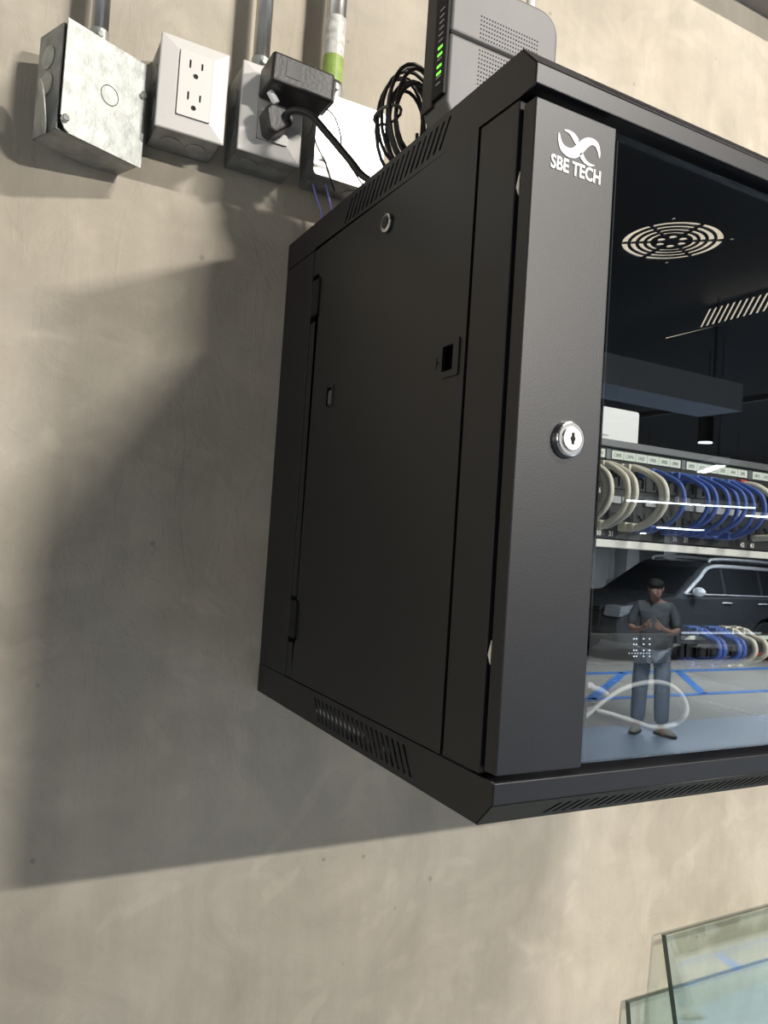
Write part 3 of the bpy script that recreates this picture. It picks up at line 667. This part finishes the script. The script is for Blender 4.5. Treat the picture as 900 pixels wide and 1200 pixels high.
#EXTRA
# ---------------------------------------------------------------- parked car
M_paint = mat('black_car_paint', (.05, .053, .06), .12, 0, spec=.8)
M_cglass = mat('dark_car_glass', (.025, .028, .032), .05, 0, spec=.8)
M_tyre = mat('tyre_rubber', (.015, .015, .015), .8)
M_alloy = mat('alloy_rim', (.45, .45, .46), .25, 1)
M_trim = mat('silver_trim', (.88, .91, .97), .3, .35)
M_lampg = mat('headlamp_glass', (.22, .23, .25), .1, 0)
car = thing('car', 'large black estate car with chrome window trim, mirrored in the glass door', 'car', (9.75, -11.0, 0))
def arc(cx_, cz_, r, a0, a1, n=10): return [(cx_+r*math.cos(math.radians(a0+(a1-a0)*i/n)), cz_+r*math.sin(math.radians(a0+(a1-a0)*i/n))) for i in range(n+1)]
prof = [(.08, .36), (.55, .34)]+arc(1.0, .38, .45, 185, -5)+[(3.45, .32)]+arc(3.95, .38, .45, 185, -5)+[(4.85, .36), (5.0, .5), (5.03, .95), (4.98, 1.24), (3.2, 1.24), (1.45, 1.20), (.9, 1.14), (.3, 1.06), (.06, .94), (.0, .7), (.03, .5)]
bm = BM()
secs = []
for y, inset in ((-1.0, .05), (-.93, .0), (.93, .0), (1.0, .05)):
    secs.append([bm.verts.new((x+(inset*1.2 if x < .5 else (-inset*1.2 if x > 4.5 else 0)), y, z-(inset*.9 if z > .9 else 0))) for x, z in prof])
n = len(prof); bm.faces.new(secs[0]); bm.faces.new(secs[-1][::-1])
for a, b in zip(secs[:-1], secs[1:]):
    for i in range(n): bm.faces.new((a[i], b[i], b[(i+1) % n], a[(i+1) % n]))
obj('body', bm, M_paint, car, bevel=.02)
def green(z): # half width and x range of the cabin at height z
    t = (z-1.2)/.66; return .95-.19*t, 1.42+.98*t, 4.98-.30*t
bm = BM(); rings = []
for z in (1.18, 1.55, 1.78, 1.84, 1.87):
    w_, a, b = green(min(z, 1.80)); k = (0, 0, 0, .10, .30)[(1.18, 1.55, 1.78, 1.84, 1.87).index(z)]
    rings.append([bm.verts.new(p) for p in ((a+k, -w_+k*.5, z), (b-k, -w_+k*.5, z), (b-k, w_-k*.5, z), (a+k, w_-k*.5, z))])
for A_, B_ in zip(rings[:-1], rings[1:]):
    for i in range(4): bm.faces.new((A_[i], A_[(i+1) % 4], B_[(i+1) % 4], B_[i]))
bm.faces.new(rings[-1])
obj('cabin', bm, M_paint, car, bevel=.03)
for s in (1, -1):
    for xa_, xb_, sl in ((0.14, 1.12, 1), (1.20, 2.20, 0), (2.28, 3.25, 0)):
        bm = BM(); v = []
        for z, f in ((1.27, 0), (1.27, 1), (1.75, 1), (1.75, 0)):
            w_, a, b = green(z); x = (1.62+xb_) if f else (1.62+xa_ + ((z-1.27)*1.42 if sl else 0))
            v.append((x, s*(w_+.004), z))
        vs = [bm.verts.new(p) for p in v]+[bm.verts.new((p[0], p[1]-s*.02, p[2])) for p in v]
        bm.faces.new(vs[:4]); bm.faces.new(vs[4:][::-1])
        for i in range(4): bm.faces.new((vs[i], vs[i+4], vs[(i+1) % 4+4], vs[(i+1) % 4]))
        obj('side_window', bm, M_cglass, car)
    tr_ = [(1.66, s*(green(1.25)[0]+.008), 1.25), (2.1, s*(green(1.53)[0]+.008), 1.53), (2.50, s*(green(1.77)[0]+.008), 1.77), (3.4, s*(green(1.79)[0]+.008), 1.795), (4.85, s*(green(1.77)[0]+.008), 1.77)]
    bm = BM(); tube(bm, smooth_pts(tr_, 5), .036, 8); obj('window_trim', bm, M_trim, car, smooth=True)
    bm = BM(); tube(bm, smooth_pts([(2.55, s*.70, 1.86), (2.8, s*.70, 1.93), (4.3, s*.70, 1.93), (4.65, s*.70, 1.85)], 5), .03, 8); obj('roof_rail', bm, M_trim, car, smooth=True)
    bm = BM(); box(bm, 1.66, 4.9, s*.955-.012, s*.955+.012, 1.245, 1.265); obj('belt_trim', bm, M_trim, car)
    bm = BM(); box(bm, 1.55, 4.9, min(s*.99, s*1.012), max(s*.99, s*1.012), .52, .56); obj('sill_trim', bm, M_trim, car)
    bm = BM(); bmesh.ops.create_uvsphere(bm, u_segments=16, v_segments=10, radius=1); bmesh.ops.transform(bm, matrix=Matrix.Translation((1.85, s*1.10, 1.30)) @ Matrix.Diagonal((.09, .13, .09, 1)), verts=bm.verts[:]); mi = obj('mirror', bm, M_trim, car, smooth=True)
    bm = BM(); box(bm, 1.83, 1.89, min(s*.93, s*1.02), max(s*.93, s*1.02), 1.26, 1.29); obj('mirror_stalk', bm, M_paint, mi)
    for x in (2.75, 3.80):
        bm = BM(); tube(bm, smooth_pts([(x-.12, s*.985, 1.10), (x-.09, s*1.03, 1.11), (x+.09, s*1.03, 1.11), (x+.12, s*.985, 1.10)], 4), .014, 8); obj('door_handle', bm, M_trim, car, smooth=True)
    for x in (1.64, 2.78, 3.88):
        bm = BM(); box(bm, x-.004, x+.004, min(s*.99, s*1.002), max(s*.99, s*1.002), .45, 1.18); obj('door_seam', bm, M_gap, car)
    bm = BM(); prism(bm, [(-.012, .80), (.02, .98), (.46, 1.04), (.36, .92)], 1, min(s*.62, s*1.006), max(s*.62, s*1.006)); obj('headlamp', bm, M_lampg, car, bevel=.01)
    bm = BM(); prism(bm, [(4.93, .95), (5.05, .95), (5.03, 1.22), (4.90, 1.22)], 1, min(s*.75, s*1.006), max(s*.75, s*1.006)); obj('tail_lamp', bm, mat('red_lamp', (.3, .01, .01), .15), car, bevel=.01)
    for x in (1.0, 3.95):
        y = s*.88; bm = BM(); cyl(bm, (x, y-.13, .375), (x, y+.13, .375), .375, 36); wl = obj('wheel', bm, M_tyre, car, bevel=.03)
        bm = BM(); cyl(bm, (x, y+s*.10, .375), (x, y+s*.136, .375), .24, 28); obj('rim_back', bm, M_gap, wl)
        bm = BM()
        bm = BM(); cyl(bm, (x, y+s*.13, .375), (x, y+s*.150, .375), .065, 20); obj('hub', bm, M_alloy, wl, bevel=.006)
        for k in range(5):
            Mr = Matrix.Translation((x, y+s*.140, .375)) @ Matrix.Rotation(2*PI*k/5, 4, 'Y'); obj('spoke', bx(-.028, .028, -.008, .008, .05, .245, M=Mr), M_alloy, wl, bevel=.004)
# windscreen, grille, bumper bar
def wsp(t, f):
    z = 1.24+.50*t; w_, a, b = green(z); return (a-.006, f*(w_-.07), z)
bm = BM(); q = [wsp(0, -1), wsp(0, 1), wsp(1, 1), wsp(1, -1)]; vs = [bm.verts.new(p) for p in q]+[bm.verts.new((p[0]+.02, p[1], p[2])) for p in q]
bm.faces.new(vs[:4]); bm.faces.new(vs[4:][::-1])
for i in range(4): bm.faces.new((vs[i], vs[i+4], vs[(i+1) % 4+4], vs[(i+1) % 4]))
obj('windscreen', bm, M_cglass, car)
gr = obj('grille', bx(-.03, .04, -.55, .55, .58, .95), M_tyre, car, bevel=.01)
for k in range(5): obj('grille_bar', bx(-.042, -.025, -.54, .54, .62+.068*k, .638+.068*k), M_alloy, gr, bevel=.003)
obj('bumper_trim', bx(-.02, .05, -.85, .85, .44, .47), M_alloy, car, bevel=.005)

# ---------------------------------------------------------------- person looking at a phone
M_skin = mat('skin', (.52, .31, .23), .5)
M_shirt = mat('dark_checked_shirt', (.12, .13, .14), .85, 0, .3, 14, .1, 60)
M_jeans = mat('faded_jeans', (.38, .43, .50), .85, 0, .18, 9, .1, 80)
M_shoe = mat('pale_canvas', (.55, .53, .47), .7)
M_sole = mat('shoe_sole', (.10, .09, .07), .7)
M_hair = mat('dark_hair', (.02, .017, .015), .7, 0, .2, 60, .3, 90)
per = thing('person', 'person in a dark checked shirt and faded jeans looking down at a phone', 'person', (6.22, -6.0, .0045), (0, 0, math.radians(-131)))
def skin(name, V, E_, root, m, parent, sub=2):
    me = bpy.data.meshes.new(name); me.from_pydata([v[:3] for v in V], E_, [])
    o = bpy.data.objects.new(name, me); C.objects.link(o); me.materials.append(m); o.parent = parent
    sm_ = o.modifiers.new('skin', 'SKIN'); sm_.use_smooth_shade = True
    for i, v in enumerate(V):
        r = v[3] if isinstance(v[3], tuple) else (v[3], v[3]); me.skin_vertices[0].data[i].radius = r; me.skin_vertices[0].data[i].use_root = (i == root)
    sb = o.modifiers.new('subdivision', 'SUBSURF'); sb.levels = sub; sb.render_levels = sub
    dg = bpy.context.evaluated_depsgraph_get(); me2 = bpy.data.meshes.new_from_object(o.evaluated_get(dg)); me2.name = name
    o.modifiers.clear(); o.data = me2
    if not me2.materials: me2.materials.append(m)
    for p in me2.polygons: p.use_smooth = True
    return o
V = []; E_ = []
def chain(pts, start=None):
    prev = start
    for p in pts:
        V.append(p); i = len(V)-1
        if prev is not None: E_.append((prev, i))
        prev = i
    return prev
pel = chain([(0, .01, .90, (.14, .10))])
wst = chain([(0, .0, 1.03, (.125, .09)), (0, .005, 1.18, (.145, .10)), (0, .01, 1.31, (.135, .09))], pel)
nk = chain([(0, -.005, 1.405, .052), (0, -.035, 1.44, .054)], wst)
hd = chain([(0, -.070, 1.475, (.070, .080)), (0, -.080, 1.53, (.073, .088)), (0, -.065, 1.575, (.055, .065))], nk)
E_h = {}
for s in (-1, 1):
    chain([(s*.09, .0, .84, .085), (s*.105, -.01, .65, .070), (s*.11, -.015, .46, .052), (s*.115, .01, .28, .050), (s*.12, .03, .09, .036), (s*.135, -.04, .05, .034), (s*.145, -.12, .035, .028)], pel)
    el = chain([(s*.15, .01, 1.335, .055), (s*.205, .015, 1.26, .047), (s*.235, .0, 1.10, .038), (s*.19, -.12, 1.085, .035), (s*.11, -.235, 1.12, .025), (s*.085, -.275, 1.135, (.034, .018))], wst)
    E_h[s] = chain([(s*.07, -.305, 1.15, (.036, .017))], el)
    for k, (dz, ln_) in enumerate(((.026, .9), (.009, 1.0), (-.008, .95), (-.025, .75))):
        chain([(s*.060, -.325, 1.155+dz, .0085), (s*(.046-.004*k), -.345, 1.160+dz*1.05, .0080), (s*.030, -.350*1.0-.002*k, 1.163+dz, .0075), (s*(.030-.020*ln_), -.348, 1.163+dz, .0068)], E_h[s])
    chain([(s*.060, -.305, 1.190, .010), (s*.042, -.318, 1.212, .009), (s*.022, -.322, 1.218, .0078)], E_h[s])
body = skin('body', V, E_, 0, M_skin, per)
def blob(name, loc, rad, m, parent, seg=14):
    bm = BM(); bmesh.ops.create_uvsphere(bm, u_segments=seg, v_segments=seg-4, radius=1)
    bmesh.ops.transform(bm, matrix=Matrix.Translation(loc) @ Matrix.Diagonal((*rad, 1)), verts=bm.verts[:]); return obj(name, bm, m, parent, smooth=True)
for s in (-1, 1):
    hp = lambda x, y, z: tuple((Matrix.Translation((0, -.075, 1.52)) @ Matrix.Rotation(math.radians(-22), 4, 'X').inverted()) @ Vector((x, y, z)))
    blob('ear', hp(s*.073, .012, .012), (.010, .020, .030), M_skin, body)
    blob('eye', hp(s*.030, -.078, .022), (.013, .009, .007), mat('eye_white', (.7, .68, .65), .3), body)
    blob('iris', hp(s*.030, -.085, .019), (.005, .004, .005), M_hair, body, 10)
    blob('eyebrow', hp(s*.030, -.083, .040), (.018, .007, .004), M_hair, body, 10)
blob('nose', hp(0, -.092, .0), (.014, .020, .022), M_skin, body)
blob('mouth', hp(0, -.080, -.034), (.023, .008, .005), mat('lips', (.40, .17, .14), .5), body, 10)
hair = blob('hair', hp(0, .022, .050), (.084, .094, .066), M_hair, per, 20)
V = []; E_ = []
r0 = chain([(0, .01, .81, (.172, .125))]); a = chain([(0, .0, 1.01, (.158, .118)), (0, .005, 1.18, (.165, .120)), (0, .01, 1.315, (.150, .105)), (0, .002, 1.385, .066)], r0)
for s in (-1, 1): chain([(s*.15, .01, 1.338, .070), (s*.207, .015, 1.26, .062), (s*.235, .002, 1.12, .056)], 3)
skin('shirt', V, E_, 0, M_shirt, per)
V = []; E_ = []
r0 = chain([(0, .008, .91, (.160, .115))])
for s in (-1, 1): chain([(s*.09, .0, .83, .100), (s*.107, -.008, .65, .096), (s*.112, -.012, .46, .088), (s*.117, .01, .28, .086), (s*.12, .022, .10, .080)], r0)
skin('jeans', V, E_, 0, M_jeans, per)
for s in (-1, 1):
    a_ = math.radians(-8*s)
    Ms = Matrix.Translation((s*.125, -.02, 0)) @ Matrix.Rotation(.20 if s > 0 else -.95, 4, 'Z')
    bm = BM(); prism(bm, rrect(-.046, .046, -.185, .085, .044, 5), 2, 0, .028); bmesh.ops.transform(bm, matrix=Ms, verts=bm.verts[:]); so = obj('shoe', bm, M_sole, per, bevel=.004)
    bm = BM(); bmesh.ops.create_uvsphere(bm, u_segments=16, v_segments=10, radius=1); bmesh.ops.transform(bm, matrix=Ms @ Matrix.Translation((0, -.05, .03)) @ Matrix.Diagonal((.045, .13, .055, 1)), verts=bm.verts[:]); obj('upper', bm, M_shoe, so, smooth=True)
ph = thing('phone', 'dark phone held in both hands by the person', 'phone', (0, 0, 0))
Mp = per.matrix_basis.copy()
Mp = Matrix.Translation((6.22, -6.0, .0045)) @ Matrix.Rotation(math.radians(-131), 4, 'Z')
ph.matrix_world = Mp @ Matrix.Translation((0, -.340, 1.178)) @ Matrix.Rotation(math.radians(-25), 4, 'X')
obj('case', bx(-.037, .037, -.0045, .0045, -.072, .072), M_bplast, ph, bevel=.004)
obj('screen', bx(-.034, .034, .0046, .0052, -.068, .068), mat('phone_screen', (.25, .3, .4), .2, emit=.6), ph)
